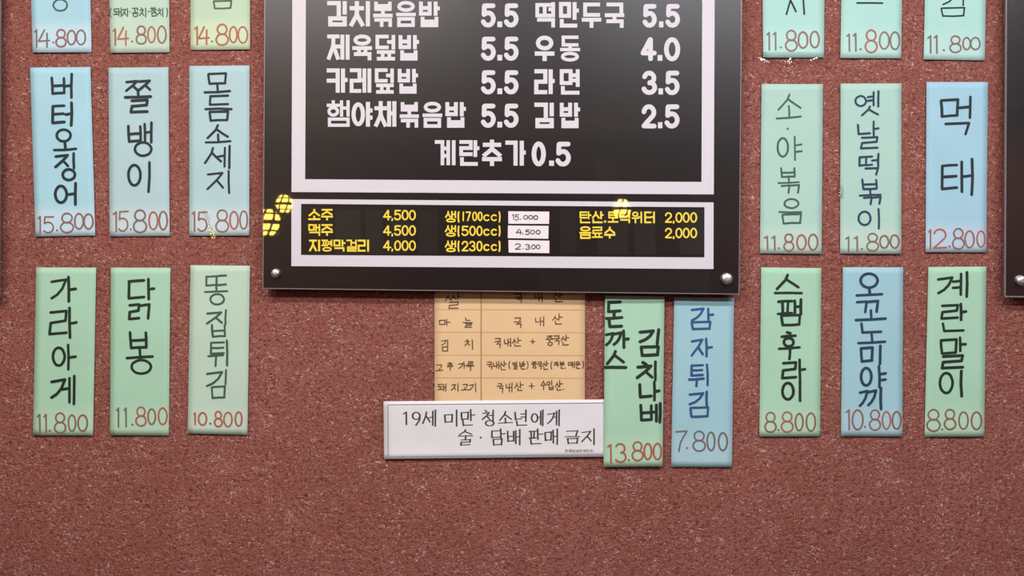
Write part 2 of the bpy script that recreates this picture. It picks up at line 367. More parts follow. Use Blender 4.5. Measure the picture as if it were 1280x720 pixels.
# block syllables on a 100 x 100 grid (outer edges), first number: stroke width as a share of the height
SYL = {
 '김': (.165, 'ㄱ 0 0 70 60 ㅣ 80 0 100 54 ㅁ 6 60 100 100'), '치': (.165, 'ㅊ 0 0 72 100 ㅣ 80 0 100 100'),
 '볶': (.140, 'ㅂ 6 0 94 37 ㅗ 0 32 100 62 ㄲ 6 65 96 100'), '음': (.135, 'ㅇ 6 0 94 42 ㅡ 0 42 100 62 ㅁ 6 62 94 100'),
 '밥': (.150, 'ㅂ 0 0 60 55 ㅏ 70 0 100 56 ㅂ 8 59 92 100'), '제': (.155, 'ㅈ 0 0 56 100 ㅔ 36 0 100 100'),
 '육': (.145, 'ㅇ 6 0 94 43 ㅠ 0 45 100 70 ㄱ 8 68 96 100'), '덮': (.140, 'ㄷ 0 0 68 56 ㅓ 58 0 100 58 ㅍ 6 60 100 100'),
 '카': (.165, 'ㅋ 0 0 62 100 ㅏ 68 0 100 100'), '레': (.155, 'ㄹ 0 0 54 100 ㅔ 36 0 100 100'),
 '햄': (.120, 'ㅎ 0 0 58 62 ㅐ 58 0 100 62 ㅁ 6 65 100 100'), '야': (.165, 'ㅇ 0 2 64 98 ㅑ 68 0 100 100'),
 '채': (.155, 'ㅊ 0 0 58 100 ㅐ 58 0 100 100'), '떡': (.145, 'ㄸ 0 4 82 60 ㅓ 66 0 100 60 ㄱ 8 62 100 100'),
 '만': (.155, 'ㅁ 0 0 60 62 ㅏ 68 0 100 70 ㄴ 4 66 92 100'), '두': (.150, 'ㄷ 8 0 94 56 ㅜ 0 60 100 100'),
 '국': (.150, 'ㄱ 8 0 94 46 ㅜ 0 42 100 72 ㄱ 8 66 96 100'), '우': (.165, 'ㅇ 6 0 94 58 ㅜ 0 62 100 100'),
 '동': (.128, 'ㄷ 8 0 92 42 ㅗ 0 36 100 60 ㅇ 4 62 94 100'), '라': (.165, 'ㄹ 0 0 64 100 ㅏ 70 0 100 100'),
 '면': (.150, 'ㅁ 0 0 64 62 ㅕ 56 0 100 70 ㄴ 6 66 100 100'), '계': (.145, 'ㄱ 0 0 46 100 ㅖ 30 0 100 100'),
 '란': (.145, 'ㄹ 0 0 66 62 ㅏ 70 0 100 66 ㄴ 4 66 92 100'), '추': (.155, 'ㅊ 4 0 96 66 ㅜ 0 66 100 100'),
 '가': (.165, 'ㄱ 0 0 60 100 ㅏ 70 0 100 100'), '소': (.165, 'ㅅ 4 0 96 66 ㅗ 0 60 100 100'),
 '주': (.150, 'ㅈ 4 0 96 56 ㅜ 0 60 100 100'), '맥': (.135, 'ㅁ 0 0 54 56 ㅐ 58 0 100 60 ㄱ 8 64 100 100'),
 '지': (.165, 'ㅈ 0 0 72 100 ㅣ 80 0 100 100'), '평': (.125, 'ㅍ 0 0 62 54 ㅕ 56 0 100 58 ㅇ 8 60 96 100'),
 '막': (.140, 'ㅁ 0 0 58 56 ㅏ 68 0 100 60 ㄱ 8 64 92 100'), '걸': (.125, 'ㄱ 0 0 54 52 ㅓ 52 0 100 54 ㄹ 6 56 100 100'),
 '리': (.155, 'ㄹ 0 0 70 100 ㅣ 80 0 100 100'), '생': (.130, 'ㅅ 0 0 56 60 ㅐ 56 0 100 60 ㅇ 10 62 98 100'),
 '탄': (.130, 'ㅌ 0 0 66 60 ㅏ 70 0 100 66 ㄴ 4 66 92 100'), '산': (.145, 'ㅅ 0 0 66 62 ㅏ 70 0 100 66 ㄴ 4 66 92 100'),
 '토': (.140, 'ㅌ 6 0 96 62 ㅗ 0 58 100 100'), '닉': (.145, 'ㄴ 0 0 68 54 ㅣ 80 0 100 60 ㄱ 8 64 100 100'),
 '워': (.130, 'ㅇ 4 0 66 46 ㅜ 0 50 72 100 ㅓ 56 0 100 100'), '터': (.145, 'ㅌ 0 0 68 100 ㅓ 58 0 100 100'),
 '료': (.135, 'ㄹ 6 0 94 66 ㅛ 0 60 100 100'), '수': (.155, 'ㅅ 4 0 96 60 ㅜ 0 62 100 100'),
 '한': (.12, 'ㅎ 0 0 64 62 ㅏ 70 0 100 66 ㄴ 4 66 92 100'), '담': (.12, 'ㄷ 0 0 60 56 ㅏ 70 0 100 60 ㅁ 8 62 92 100'),
 '배': (.12, 'ㅂ 0 0 56 100 ㅐ 62 0 100 100'), '판': (.12, 'ㅍ 0 0 66 62 ㅏ 70 0 100 66 ㄴ 4 66 92 100'),
 '매': (.12, 'ㅁ 0 10 56 90 ㅐ 62 0 100 100'), '인': (.12, 'ㅇ 0 0 64 60 ㅣ 80 0 100 66 ㄴ 4 66 100 100'),
 '회': (.12, 'ㅎ 0 0 64 60 ㅗ 0 58 70 100 ㅣ 80 0 100 100'),
}
def block(bm, ox, oy, k, items, mp, digit_w=None, lift_w=1.0):
    """printed words: 'syllable-or-digit x0 y0 x1 y1', outer edges"""
    for ch, (x0, y0, x1, y1) in tokens(items):
        x0, y0, x1, y1 = ox+x0/k, oy+y0/k, ox+x1/k, oy+y1/k
        if ch in SYL:
            share, spec = SYL[ch]; wd = share*(y1-y0)*lift_w
            for j, (a, b, c, d) in tokens(spec):
                X0, Y0, X1, Y1 = x0+(x1-x0)*a/100, y0+(y1-y0)*b/100, x0+(x1-x0)*c/100, y0+(y1-y0)*d/100
                X0 += wd/2; X1 -= wd/2; Y0 += wd/2; Y1 -= wd/2
                if Y1 < Y0: Y0 = Y1 = (Y0+Y1)/2
                if j == 'ㅣ': X0 = X1
                if j in 'ㅗㅛ' and d-b < 40: Y1 = Y1
                for p in B[j]:
                    stroke(bm, [(X0+(X1-X0)*x, Y0+(Y1-Y0)*y) for x, y in p], wd, mp, 'round' if len(p) > 8 else 'square')
        else:
            wd = digit_w
            if ch == '.':
                c = [(x0, y0), (x1, y0), (x1, y1), (x0, y1)]
                bm.faces.new([bm.verts.new(mp(x, y)) for x, y in c[::-1]]); continue
            X0, X1, Y0, Y1 = x0+wd/2, x1-wd/2, y0+wd/2, y1-wd/2
            for p in B[ch]:
                stroke(bm, [(X0+(X1-X0)*x, Y0+(Y1-Y0)*y) for x, y in p], wd, mp, 'round')

# ------------------------------------------------------------------ the room
def plane(name, pts, m):
    bm = bmesh.new(); bm.faces.new([bm.verts.new(p) for p in pts]); o = link(name, bm, m); o['kind'] = 'structure'; return o
RX, RB, RC = 3.0, -6.0, 2.55
def slab(name, lo, hi, m):
    bm = bmesh.new(); box(bm, lo, hi); o = link(name, bm, m); o['kind'] = 'structure'; return o
slab('wall_back', (-RX, 0, 0), (RX, 0.12, RC), WALL)
slab('wall_front', (-RX, RB-0.12, 0), (RX, RB, RC), WALL)
slab('wall_left', (-RX-0.12, RB, 0), (-RX, 0, RC), WALL)
slab('wall_right', (RX, RB, 0), (RX+0.12, 0, RC), WALL)
slab('floor', (-RX-0.12, RB-0.12, -0.1), (RX+0.12, 0.12, 0), M['floor'])
slab('ceiling', (-RX-0.12, RB-0.12, RC), (RX+0.12, 0.12, RC+0.1), M['ceiling'])

# ------------------------------------------------------------------ paper sheets
class Sheet:
    def __init__(self, q, base, seed, curl=0.003, wave=0.0008):
        self.q, self.base, self.curl, self.wave = q, base, curl, wave
        r = random.Random(seed); self.r = r
        self.ph = r.uniform(0, 6.28); self.ph2 = r.uniform(0, 6.28); self.cb = curl*r.uniform(.5, 1.2)
        self.skew = r.uniform(-.5, .5)
    def uv(self, x, y):
        (ax, ay), (bx, by), (cx, cy), (dx, dy) = self.q; u = .5
        for _ in range(4):
            yt = ay+(by-ay)*u; yb = dy+(cy-dy)*u; v = (y-yt)/(yb-yt)
            xl = ax+(dx-ax)*v; xr = bx+(cx-bx)*v; u = (x-xl)/(xr-xl)
        return u, v
    def off(self, u, v):
        v = min(max(v, 0), 1); u = min(max(u, 0), 1)
        o = self.base + self.wave*(1+math.sin(2.3*PI*v+self.ph)*math.cos(1.2*PI*u+self.ph2))
        o += self.cb*max(0, (v-.78)/.22)**2*(1+self.skew*(2*u-1))
        o += self.curl*.3*abs(2*u-1)**4
        return o
    def at(self, x, y, lift=0.0):
        u, v = self.uv(x, y); return P(x, y, self.off(u, v)+lift)
    def mesh(self, name, m, parent=None, nu=9, nv=26):
        bm = bmesh.new(); (ax, ay), (bx, by), (cx, cy), (dx, dy) = self.q; g = []
        for j in range(nv+1):
            v = j/nv; row = []
            for i in range(nu+1):
                u = i/nu
                x = (ax+(bx-ax)*u)*(1-v)+(dx+(cx-dx)*u)*v; y = (ay+(by-ay)*u)*(1-v)+(dy+(cy-dy)*u)*v
                row.append(bm.verts.new(P(x, y, self.off(u, v))))
            g.append(row)
        for j in range(nv):
            for i in range(nu): bm.faces.new((g[j][i], g[j+1][i], g[j+1][i+1], g[j][i+1]))
        o = link(name, bm, m, parent, smooth=True)
        so = o.modifiers.new('thickness', 'SOLIDIFY'); so.thickness = 0.00025; so.offset = -1
        return o

r_i, b_i, g_i = 0, 1, 2
CM = {'r': 0, 'b': 1, 'g': 2}
PRICE = [M['red'], M['brown'], M['greyred']]
def note(seed, q, mat, ink, label, name_runs, price_run, cols, wn=3.5, wp=2.1, base=0.0028, curl=0.0003):
    sh = Sheet(q, base, seed, curl)
    cx = sum(p[0] for p in q)/4; cy = max(p[1] for p in q)
    root = empty('menu_note', P(cx, cy, base)); tag(root, label, 'menu note', 'handwritten price notes on the red wall')
    bpy.context.view_layer.update()
    sh.mesh('paper_sheet', M[mat], root)
    rnd = random.Random(seed*7+1)
    mp = lambda x, y: sh.at(x, y, 0.0004)
    bm = bmesh.new()
    for i, (ox, oy, k, t) in enumerate(name_runs):
        if i and seed == 15: link('dish_name', bm, M[ink], root); bm = bmesh.new()
        write(bm, ox, oy, k, t, wn, mp, rnd)
    link('dish_name', bm, M[ink], root)
    bm = bmesh.new(); ox, oy, k, t = price_run
    write(bm, ox, oy, k, t, wp, mp, rnd, [CM[c] for c in cols])
    link('price', bm, PRICE, root)
    return root, sh

N = {}
# left of the board, top row (cut by the frame)
N[1] = note(1, [(34.5,-148),(110,-148),(114.5,65.3),(40.8,65.6)], 'blue', 'inkpale', 'light blue note priced 14.800, leftmost of the top row left of the menu board',
  [(20,0,4,'ㅜ 178 -62 262 -12 ㅇ 187 -3 256 54')], (20,0,4,'1 92 150 106 235 4 113 150 167 235 . 181 206 193 218 8 200 148 250 234 0 257 152 297 223 0 303 150 347 223'), 'gggbbg', wn=2.3)
N[2] = note(2, [(134,-148),(210,-148),(212,65.5),(138,66)], 'greenpale', 'inkpale', 'pale green note priced 14.800 with a small bracketed line above the price',
  [(130,0,6.737,'( 48 72 66 145 ㄷ 86 74 116 98 ㅗ 82 100 120 122 ㅐ 124 66 144 140 ㅈ 152 78 184 130 ㅣ 197 70 197 138 . 212 92 222 102 ㄲ 238 68 284 88 ㅗ 237 90 288 108 ㅇ 246 112 284 140 ㅊ 300 66 334 130 ㅣ 350 68 350 140 . 370 92 380 102 ㅊ 390 62 422 98 ㅏ 427 60 442 100 ㅁ 402 106 440 135 ㅊ 450 70 482 126 ㅣ 495 68 495 138 ) 518 66 536 142')],
  (130,0,6.737,'1 80 245 100 380 4 115 230 205 380 . 226 338 246 360 8 272 220 355 370 0 370 225 430 358 0 452 220 522 362'), 'brbbrb', wn=1.35)
N[3] = note(3, [(238,-151),(312.5,-151),(312.5,61.7),(238,62.5)], 'yellowgreen', 'inkpale', 'yellow-green note priced 14.800, rightmost of the top row left of the menu board',
  [(130,0,6.737,'ㅁ 922 6 1072 70 ㅡ 880 -30 1110 -30')], (130,0,6.737,'1 765 225 790 375 4 795 225 885 375 . 902 340 917 358 8 945 205 1045 380 0 1058 225 1120 358 0 1130 225 1208 362'), 'rrbrrr', wn=2.2)
# left, middle row
N[4] = note(4, [(37.5,84.5),(113,83.7),(119,294.5),(44.3,295.7)], 'blue', 'ink', 'tilted light blue note priced 15.800 with a five-syllable name, leftmost of the middle row',
  [(30,80,6,'ㅂ 208 104 302 222 ㅓ 300 76 358 252 ㅌ 212 312 302 442 ㅓ 312 290 356 460 ㅇ 245 492 350 580 ㅗ 225 592 390 645'),
   (30,190,6,'ㅈ 238 25 330 112 ㅣ 372 10 375 122 ㅇ 290 130 382 210 ㅇ 235 255 320 380 ㅓ 335 235 388 395')],
  (30,190,6,'1 108 483 125 608 5 145 483 222 605 . 241 580 255 594 8 275 460 370 605 0 380 462 445 577 0 450 465 517 577'), 'bbgbbb')
N[5] = note(5, [(135.5,84.5),(210.5,84),(212,295),(137,295.5)], 'paleblue', 'ink', 'pale blue note priced 15.800 with a three-syllable name in wide-spaced marker',
  [(130,80,6,'ㅉ 168 125 345 200 ㅗ 160 206 350 250 ㄹ 203 270 325 362 ㅂ 183 466 275 582 ㅐ 305 440 355 588 ㅇ 232 588 355 688'),
   (20,150,4,'ㅇ 562 225 622 327 ㅣ 667 212 662 358')],
  (20,150,4,'1 487 460 505 558 5 512 455 560 555 . 569 541 579 551 8 588 450 652 562 0 665 460 708 547 0 716 457 756 548'), 'bbbgrb')
N[6] = note(6, [(236.5,82.5),(312,81.7),(311.5,294.5),(236.5,294.7)], 'paleblue', 'ink', 'pale blue note priced 15.800 with a shiny tape fold over the price',
  [(230,80,6,'ㅁ 183 70 315 148 ㅗ 155 150 345 213 ㄷ 192 237 330 305 ㅡ 162 350 357 326 ㅁ 192 355 330 425 ㅅ 178 460 328 556 ㅗ 163 528 348 588'),
   (20,150,4,'ㅅ 945 140 1025 215 ㅔ 1008 130 1068 240 ㅈ 958 265 1035 345 ㅣ 1063 255 1066 365')],
  (20,150,4,'1 882 458 896 555 5 908 458 955 555 . 974 543 984 553 8 1000 450 1062 560 0 1070 458 1110 545 0 1120 455 1157 545'), 'bbbbrb', wn=2.9)
# left, bottom row
N[7] = note(7, [(45.2,334.3),(120.2,334.5),(116.2,544.5),(41.2,544.3)], 'green', 'inkgreen', 'green note priced 11.800 with a four-syllable name, leftmost of the bottom row',
  [(20,325,4,'g 178 98 250 192 ㅏ 262 85 298 207 ㄹ 168 255 252 370 ㅏ 268 240 302 388 ㅇ 185 438 243 528 ㅏ 260 425 297 547'), (20,400,4,'g 178 298 245 388 ㅔ 232 280 292 420')],
  (20,400,4,'1 108 472 122 565 1 140 472 154 560 . 163 548 174 560 8 193 465 248 565 0 262 475 298 555 0 310 475 357 555'), 'gbgbbb')
N[8] = note(8, [(138.5,334.5),(213,334.7),(211,544.5),(137.5,544.2)], 'green', 'inkgreen', 'green note priced 11.800 with only two large syllables and creased lower half',
  [(20,325,4,'ㄷ 562 102 640 192 ㅏ 662 95 690 195 ㄹ 566 222 615 295 ㄱ 622 222 667 292 ㅂ 570 362 652 440 ㅗ 555 443 682 490 ㅇ 578 500 675 568')],
  (20,400,4,'1 503 440 515 535 1 543 440 552 532 . 577 518 587 528 8 600 435 650 530 0 660 445 697 522 0 712 440 755 522'), 'gggrbr')
N[9] = note(9, [(238,331.5),(312.5,332.2),(309.2,543.7),(234.5,542)], 'greenpale', 'inkpale', 'pale green note priced 10.800 in red, below the tape-marked blue note',
  [(20,325,4,'ㄸ 950 78 1050 128 ㅗ 945 133 1057 160 ㅇ 972 170 1040 222 ㅈ 955 262 1030 317 ㅣ 1050 250 1048 322 ㅂ 980 325 1045 383 ㅌ 972 412 1040 468 ㅜ 962 475 1035 530 ㅣ 1055 402 1055 527 g 955 560 1030 630 ㅣ 1050 550 1048 622 ㅁ 978 632 1045 690')],
  (20,400,4,'1 890 465 897 523 0 913 463 953 525 . 967 513 977 523 8 993 457 1030 533 0 1040 462 1080 533 0 1097 460 1130 530'), 'rrgrrr', wn=2.6)
# right of the board, top row (cut by the frame)
N[10] = note(10, [(952,-142),(1031.5,-142),(1030,72),(954,72)], 'mint', 'ink', 'mint note priced 11.800 with glinting clear tape along its lower edge',
  [(940,0,4,'ㅅ 172 -30 220 70 ㅡ 160 -34 225 -34 ㅣ 258 -60 262 70')], (940,0,4,'1 75 163 90 250 1 107 163 122 250 . 138 230 150 242 8 168 152 225 255 0 232 160 278 240 0 292 157 335 238'), 'gggbbb', wn=2.3)
N[11] = note(11, [(1054,-141),(1129.5,-141),(1126.5,73),(1050.5,72.5)], 'mint', 'ink', 'mint note priced 11.800 showing one horizontal stroke, middle of the top right row',
  [(940,0,4,'ㅡ 525 17 652 13 ㅅ 540 -80 640 -16')], (940,0,4,'1 475 170 490 255 1 508 168 522 255 . 537 240 549 252 8 567 150 625 262 0 638 160 685 245 0 692 160 738 247'), 'gggrbg', wn=2.3)
N[12] = note(12, [(1159,-140),(1235,-140),(1231,75.5),(1154.5,74.2)], 'mint', 'ink', 'mint note priced 11.800, rightmost of the top row, by the cut-off right board',
  [(940,0,4,'g 955 -40 1025 22 ㅣ 1056 -50 1056 26 ㅁ 947 38 1063 80')], (940,0,4,'1 880 180 897 265 1 912 178 928 265 . 953 245 965 257 8 990 180 1045 262 0 1055 188 1092 248 0 1094 188 1140 248'), 'gggbbg', wn=2.1)
# right, middle row
N[13] = note(13, [(952,105),(1028.7,105),(1027,317.5),(950,316.7)], 'greenmid', 'inkpale', 'green note priced 11.800 with a dot under the first syllable, right of the board',
  [(940,0,4,'ㅅ 132 472 243 548 ㅗ 123 530 245 592 . 173 638 183 648'), (940,150,4,'ㅇ 128 90 180 183 ㅑ 213 82 248 200 ㅂ 145 240 213 285 ㅗ 132 285 235 315 ㄲ 148 325 235 365 ㅇ 162 395 232 440 ㅡ 137 462 247 458 ㅁ 152 470 245 517')],
  (940,150,4,'1 62 582 82 650 1 100 582 118 650 . 129 635 141 647 8 160 570 208 655 0 225 575 270 648 0 283 572 328 650'), 'bbbbrb', wn=2.3)
N[14] = note(14, [(1050.7,104.5),(1127,104.2),(1126.5,317.5),(1050.2,317)], 'greenmid', 'inknavy', 'green note priced 11.800 with a five-syllable name in navy marker',
  [(940,0,4,'ㅇ 517 480 570 530 ㅖ 578 457 632 532 ㅅ 550 533 630 577'), (940,150,4,'ㄴ 530 25 590 70 ㅏ 608 8 632 78 ㄹ 545 85 627 142 ㄸ 537 182 600 228 ㅓ 600 170 632 232 ㄱ 568 240 630 272 ㅂ 552 298 623 345 ㅗ 538 348 643 378 ㄲ 560 385 643 420 ㅇ 533 458 593 525 ㅣ 633 445 634 543')],
  (940,150,4,'1 470 585 487 657 1 513 583 530 655 . 544 638 554 650 8 575 567 632 655 0 640 578 683 640 0 692 575 735 640'), 'gbgbbb', wn=2.8)
N[15] = note(15, [(1158.2,102.5),(1235,102.5),(1233,315.5),(1157,315.2)], 'sky', 'ink', 'sky blue note priced 12.800 with two large syllables',
  [(940,0,4,'ㅁ 945 497 1030 582 ㅓ 1040 485 1092 588 ㄱ 968 615 1085 670'), (940,150,4,'ㅌ 948 225 1024 345 ㅐ 1048 195 1100 373')],
  (940,150,4,'1 885 548 895 645 2 908 547 970 640 . 982 626 993 638 8 1003 543 1060 645 0 1065 555 1110 638 0 1125 555 1165 635'), 'brbbrr')
# right, bottom row
N[16] = note(16, [(951.5,334.2),(1026.7,335),(1025.2,545.7),(949.2,545.7)], 'green', 'inkgreen', 'green note priced 8.800 with a five-syllable name, nearest the menu board',
  [(940,325,4,'ㅅ 125 75 232 145 ㅡ 115 170 248 160 ㅍ 130 205 200 270 ㅐ 213 198 245 270 ㅁ 147 275 240 325 ㅎ 150 362 217 432 ㅜ 135 437 238 495 ㄹ 152 512 220 590 ㅏ 238 498 265 597 ㅇ 152 615 207 697 ㅣ 240 602 240 703')],
  (940,400,4,'8 65 462 120 560 . 126 543 138 555 8 147 460 205 560 0 217 468 255 552 0 272 465 317 555'), 'bbrbb')
N[17] = note(17, [(1053.7,334),(1129,334.2),(1128,545.7),(1051.2,545.5)], 'skylow', 'inknavy', 'light blue note priced 10.800 with a six-syllable name between two green notes',
  [(940,325,4,'ㅇ 543 68 628 138 ㅗ 523 140 650 177 ㄲ 525 205 630 260 ㅗ 520 252 668 300 ㄴ 547 318 645 362 ㅗ 532 372 665 415 ㅁ 545 438 602 507 ㅣ 642 430 640 520 ㅇ 545 540 597 627 ㅑ 635 532 668 637'), (940,400,4,'q 540 352 620 428 ㅣ 645 340 645 445')],
  (940,400,4,'1 472 450 490 548 0 502 450 555 548 . 558 528 570 540 8 588 450 642 550 0 652 458 692 545 0 702 458 745 545'), 'bbbbrb')
N[18] = note(18, [(1160.5,333.7),(1233,333.2),(1230.5,546),(1155.7,546)], 'green', 'inkgreen', 'green note priced 8.800 with a four-syllable name, rightmost of the bottom row',
  [(940,325,4,'g 932 88 1002 165 ㅖ 1005 62 1075 183 ㄹ 947 225 1028 292 ㅏ 1043 220 1070 298 ㄴ 955 318 1057 355 ㅁ 945 397 1022 467 ㅏ 1040 388 1068 455 ㄹ 950 478 1053 540 ㅇ 940 565 1003 665 ㅣ 1047 555 1048 680')],
  (940,400,4,'8 875 448 940 555 . 945 541 957 552 8 962 447 1018 547 0 1035 460 1080 545 0 1098 460 1147 547'), 'bbbbb')
# below the board
N[19] = note(19, [(756.2,369.5),(830.6,370.7),(828.2,583.2),(754.5,583.7)], 'green', 'inkgreen', 'green note priced 13.800 with a name in two columns, overlapping the white sign',
  [(720,360,5.805,'ㄷ 235 100 320 172 ㅗ 220 178 333 220 ㄴ 240 235 330 280 q 220 325 328 412 ㅏ 345 310 378 432 ㅅ 228 460 345 548 ㅡ 212 582 362 570 g 465 312 562 390 ㅣ 600 302 590 405 ㅁ 472 425 597 488 ㅊ 445 540 552 650 ㅣ 577 535 575 668'),
   (720,470,5.805,'ㄴ 462 62 545 152 ㅏ 568 45 603 175 ㅂ 470 212 548 320 ㅔ 545 200 610 335')],
  (720,470,5.805,'1 232 498 260 632 3 287 492 362 625 . 377 602 391 618 8 408 478 485 613 0 495 490 548 605 0 562 490 620 605'), 'rrbrrr', wn=3.9, wp=2.2, base=0.0062)
N[20] = note(20, [(842.7,371.7),(917.6,372.4),(915,584),(838.9,583.7)], 'skylow', 'inkblue', 'light blue note priced 7.800 with blue lettering, hanging under the menu board',
  [(720,360,5.805,'g 840 150 925 235 ㅏ 960 150 995 240 ㅁ 840 245 975 298 ㅈ 840 375 920 490 ㅏ 945 368 985 495 ㅌ 835 560 920 635 ㅜ 822 657 925 712 ㅣ 950 555 955 705'),
   (720,470,5.805,'g 825 125 922 205 ㅣ 948 115 950 225 ㅁ 830 228 960 295')],
  (720,470,5.805,'7 727 400 805 545 . 798 513 815 530 8 850 400 938 545 0 952 408 1007 540 0 1035 412 1097 540'), 'ggggg', wn=3.1)

# clear tape on three of the notes: small folds that catch the lamps
def tape(root, sh, quads, lift):
    bm = bmesh.new()
    for q, tilt in quads:
        c = [P(x, y, 0.0048+lift) for x, y in q]
        for v, t in zip(c, tilt): v.y -= t
        bm.faces.new([bm.verts.new(v) for v in c][::-1])
    return link('clear_tape', bm, M['tape'], root)
tape(N[6][0], N[6][1], [([(254, 261), (259, 263), (270, 297), (265, 299)], (0.00024, 0, 0, 0.00024))], 0.0012)
bm = bmesh.new()
for q, out in (([(948, 64), (1034, 64), (1032, 74), (1008, 78), (970, 80), (951, 76)], (0,)*6), ([(989, 71), (990, 80), (981, 78)], (0, .00065, .00052)),
               ([(1008, 74.6), (1022, 71), (1022, 73), (1010, 76.4)], (0, 0, .00016, .00014)), ([(948, 71), (954, 73), (964, 79), (952, 77)], (0, .0001, .0005, .0004))):
    bm.faces.new([bm.verts.new(P(x, y, 0.0060+(0.0004 if len(q) < 6 else 0)+t)) for (x, y), t in zip(q, out)][::-1])
link('clear_tape', bm, M['tape'], N[10][0])
tape(N[14][0], N[14][1], [([(1048.5, 232), (1053, 231), (1054, 246), (1049, 247)], (0, 0.00086, 0.00086, 0))], 0.0012)

# ------------------------------------------------------------------ kraft paper with the origin table
sh = Sheet([(543, 338), (731.5, 338), (731, 508), (543.2, 508)], 0.0016, 41, curl=0.001, wave=0.0005)
root = empty('origin_table_sheet', P(637, 508, 0.0016))
tag(root, 'brown kraft paper sheet of handwritten ingredient origins under the menu board', 'paper')
bpy.context.view_layer.update()
sh.mesh('paper_sheet', M['kraft'], root, 16, 22)
mp = lambda x, y: sh.at(x, y, 0.0004); rnd = random.Random(77)
bm = bmesh.new(); stroke(bm, [(601.4, 340), (601.4, 506)], 1.5, mp, 'square'); link('column_line', bm, M['sepia'], root)
for y in (387, 415.4, 444, 472.3):
    bm = bmesh.new(); stroke(bm, [(544, y-.3), (731, y+.3)], 0.8, mp, 'square'); link('row_line', bm, M['dent'], root)
def pen(ox, oy, k, t, wd):
    t = t.split(); cells, right = [[]], None          # words that stand apart are pieces of their own
    for i in range(0, len(t), 5):
        if right is not None and float(t[i+1]) > right + 4*k: cells.append([]); right = None
        cells[-1] += t[i:i+5]; right = max(right or 0, float(t[i+3]))
    for c in cells:
        bm = bmesh.new(); write(bm, ox, oy, k, ' '.join(c), wd, mp, rnd); link('handwriting', bm, M['pen'], root)
k = 6.095
pen(530, 355, k, 'ㅆ 165 85 245 124 ㅏ 258 70 280 115 ㄹ 190 138 260 185', 1.5)
pen(530, 355, k, 'ㄱ 690 72 740 98 ㅜ 690 100 750 116 ㄱ 710 115 745 140 ㄴ 845 75 870 105 ㅐ 875 68 900 135 ㅅ 985 68 1030 100 ㅏ 1035 62 1062 100 ㄴ 1000 110 1055 135', 1.5)
pen(530, 355, k, 'ㅁ 117 275 160 308 ㅏ 172 268 197 315 ㄴ 318 258 350 278 ㅡ 298 297 370 291 ㄹ 315 302 362 330', 1.35)
pen(530, 355, k, 'ㄱ 692 258 735 285 ㅜ 688 287 742 306 ㄱ 705 303 740 332 ㄴ 850 260 875 290 ㅐ 885 250 912 320 ㅅ 980 245 1020 275 ㅏ 1028 228 1052 275 ㄴ 1000 282 1048 305', 1.35)
pen(530, 355, k, 'g 133 430 168 467 ㅣ 180 425 180 470 ㅁ 140 478 182 512 ㅊ 312 425 347 468 ㅣ 367 425 370 497', 1.35)
pen(530, 355, k, 'ㄱ 542 415 582 435 ㅜ 540 438 586 454 ㄱ 555 455 582 485 ㄴ 612 425 630 455 ㅐ 640 415 660 475 ㅅ 675 420 705 450 ㅏ 715 408 737 450 ㄴ 690 454 735 472 + 812 422 845 455 ㅈ 935 395 978 416 ㅜ 932 420 982 438 ㅇ 945 442 978 468 ㄱ 990 395 1030 412 ㅜ 988 415 1036 430 ㄱ 1000 431 1030 460 ㅅ 1045 400 1076 430 ㅏ 1082 388 1102 430 ㄴ 1058 440 1100 465', 1.35)
pen(530, 355, k, 'ㄱ 97 615 135 640 ㅗ 93 643 143 660 ㅊ 180 598 218 622 ㅜ 178 626 220 656 g 265 605 297 642 ㅏ 305 595 327 645 ㄹ 335 592 372 618 ㅜ 330 624 380 660', 1.35)
k = 9.143
pen(600, 430, k, 'ㄱ 85 205 130 225 ㅜ 78 232 138 252 ㄱ 105 255 138 290 ㄴ 155 215 180 255 ㅐ 190 200 215 280 ㅅ 230 210 265 255 ㅏ 275 195 300 255 ㄴ 240 265 290 295 ( 330 200 352 282 ㅇ 375 213 402 240 ㅣ 417 200 417 245 ㄹ 390 250 425 285 ㅂ 455 210 487 255 ㅏ 500 200 520 255 ㄴ 470 265 515 287 ) 528 200 550 282', 1.25)
pen(600, 430, k, 'ㅈ 595 203 640 225 ㅜ 590 230 646 246 ㅇ 605 250 638 276 ㄱ 660 203 700 222 ㅜ 655 226 710 244 ㄱ 670 247 702 286 ㅅ 720 210 750 252 ㅏ 758 192 782 252 ㄴ 730 262 775 290 ( 810 200 832 286 ㅈ 848 208 876 246 ㅓ 876 202 890 256 ㅂ 918 200 955 228 ㅜ 913 234 964 250 ㄴ 925 258 960 280 . 973 272 979 278 ㅁ 1010 210 1046 242 ㅐ 1056 200 1080 270 ㅇ 1100 200 1136 226 ㅜ 1093 232 1146 248 ㄴ 1105 254 1140 280 ) 1164 195 1184 277', 1.25)
pen(530, 420, 6.095, 'ㄷ 110 368 142 386 ㅗ 105 390 146 408 ㅐ 150 365 167 420 ㅈ 210 370 242 412 ㅣ 258 362 260 420 ㄱ 297 368 330 390 ㅗ 285 392 338 412 g 345 370 377 412 ㅣ 392 360 394 425', 1.35)
pen(600, 430, k, 'ㄱ 210 453 250 474 ㅜ 195 480 262 500 ㄱ 225 502 262 558 ㄴ 300 460 326 502 ㅐ 335 445 365 552 ㅅ 400 445 446 502 ㅏ 460 430 495 502 ㄴ 430 507 480 530 + 565 450 615 510 ㅅ 705 420 746 462 ㅜ 695 468 756 520 ㅇ 765 430 800 466 ㅣ 820 415 820 470 ㅂ 790 480 835 520 ㅅ 860 440 902 492 ㅏ 910 415 942 492 ㄴ 880 500 930 526 . 952 512 960 520', 1.3)

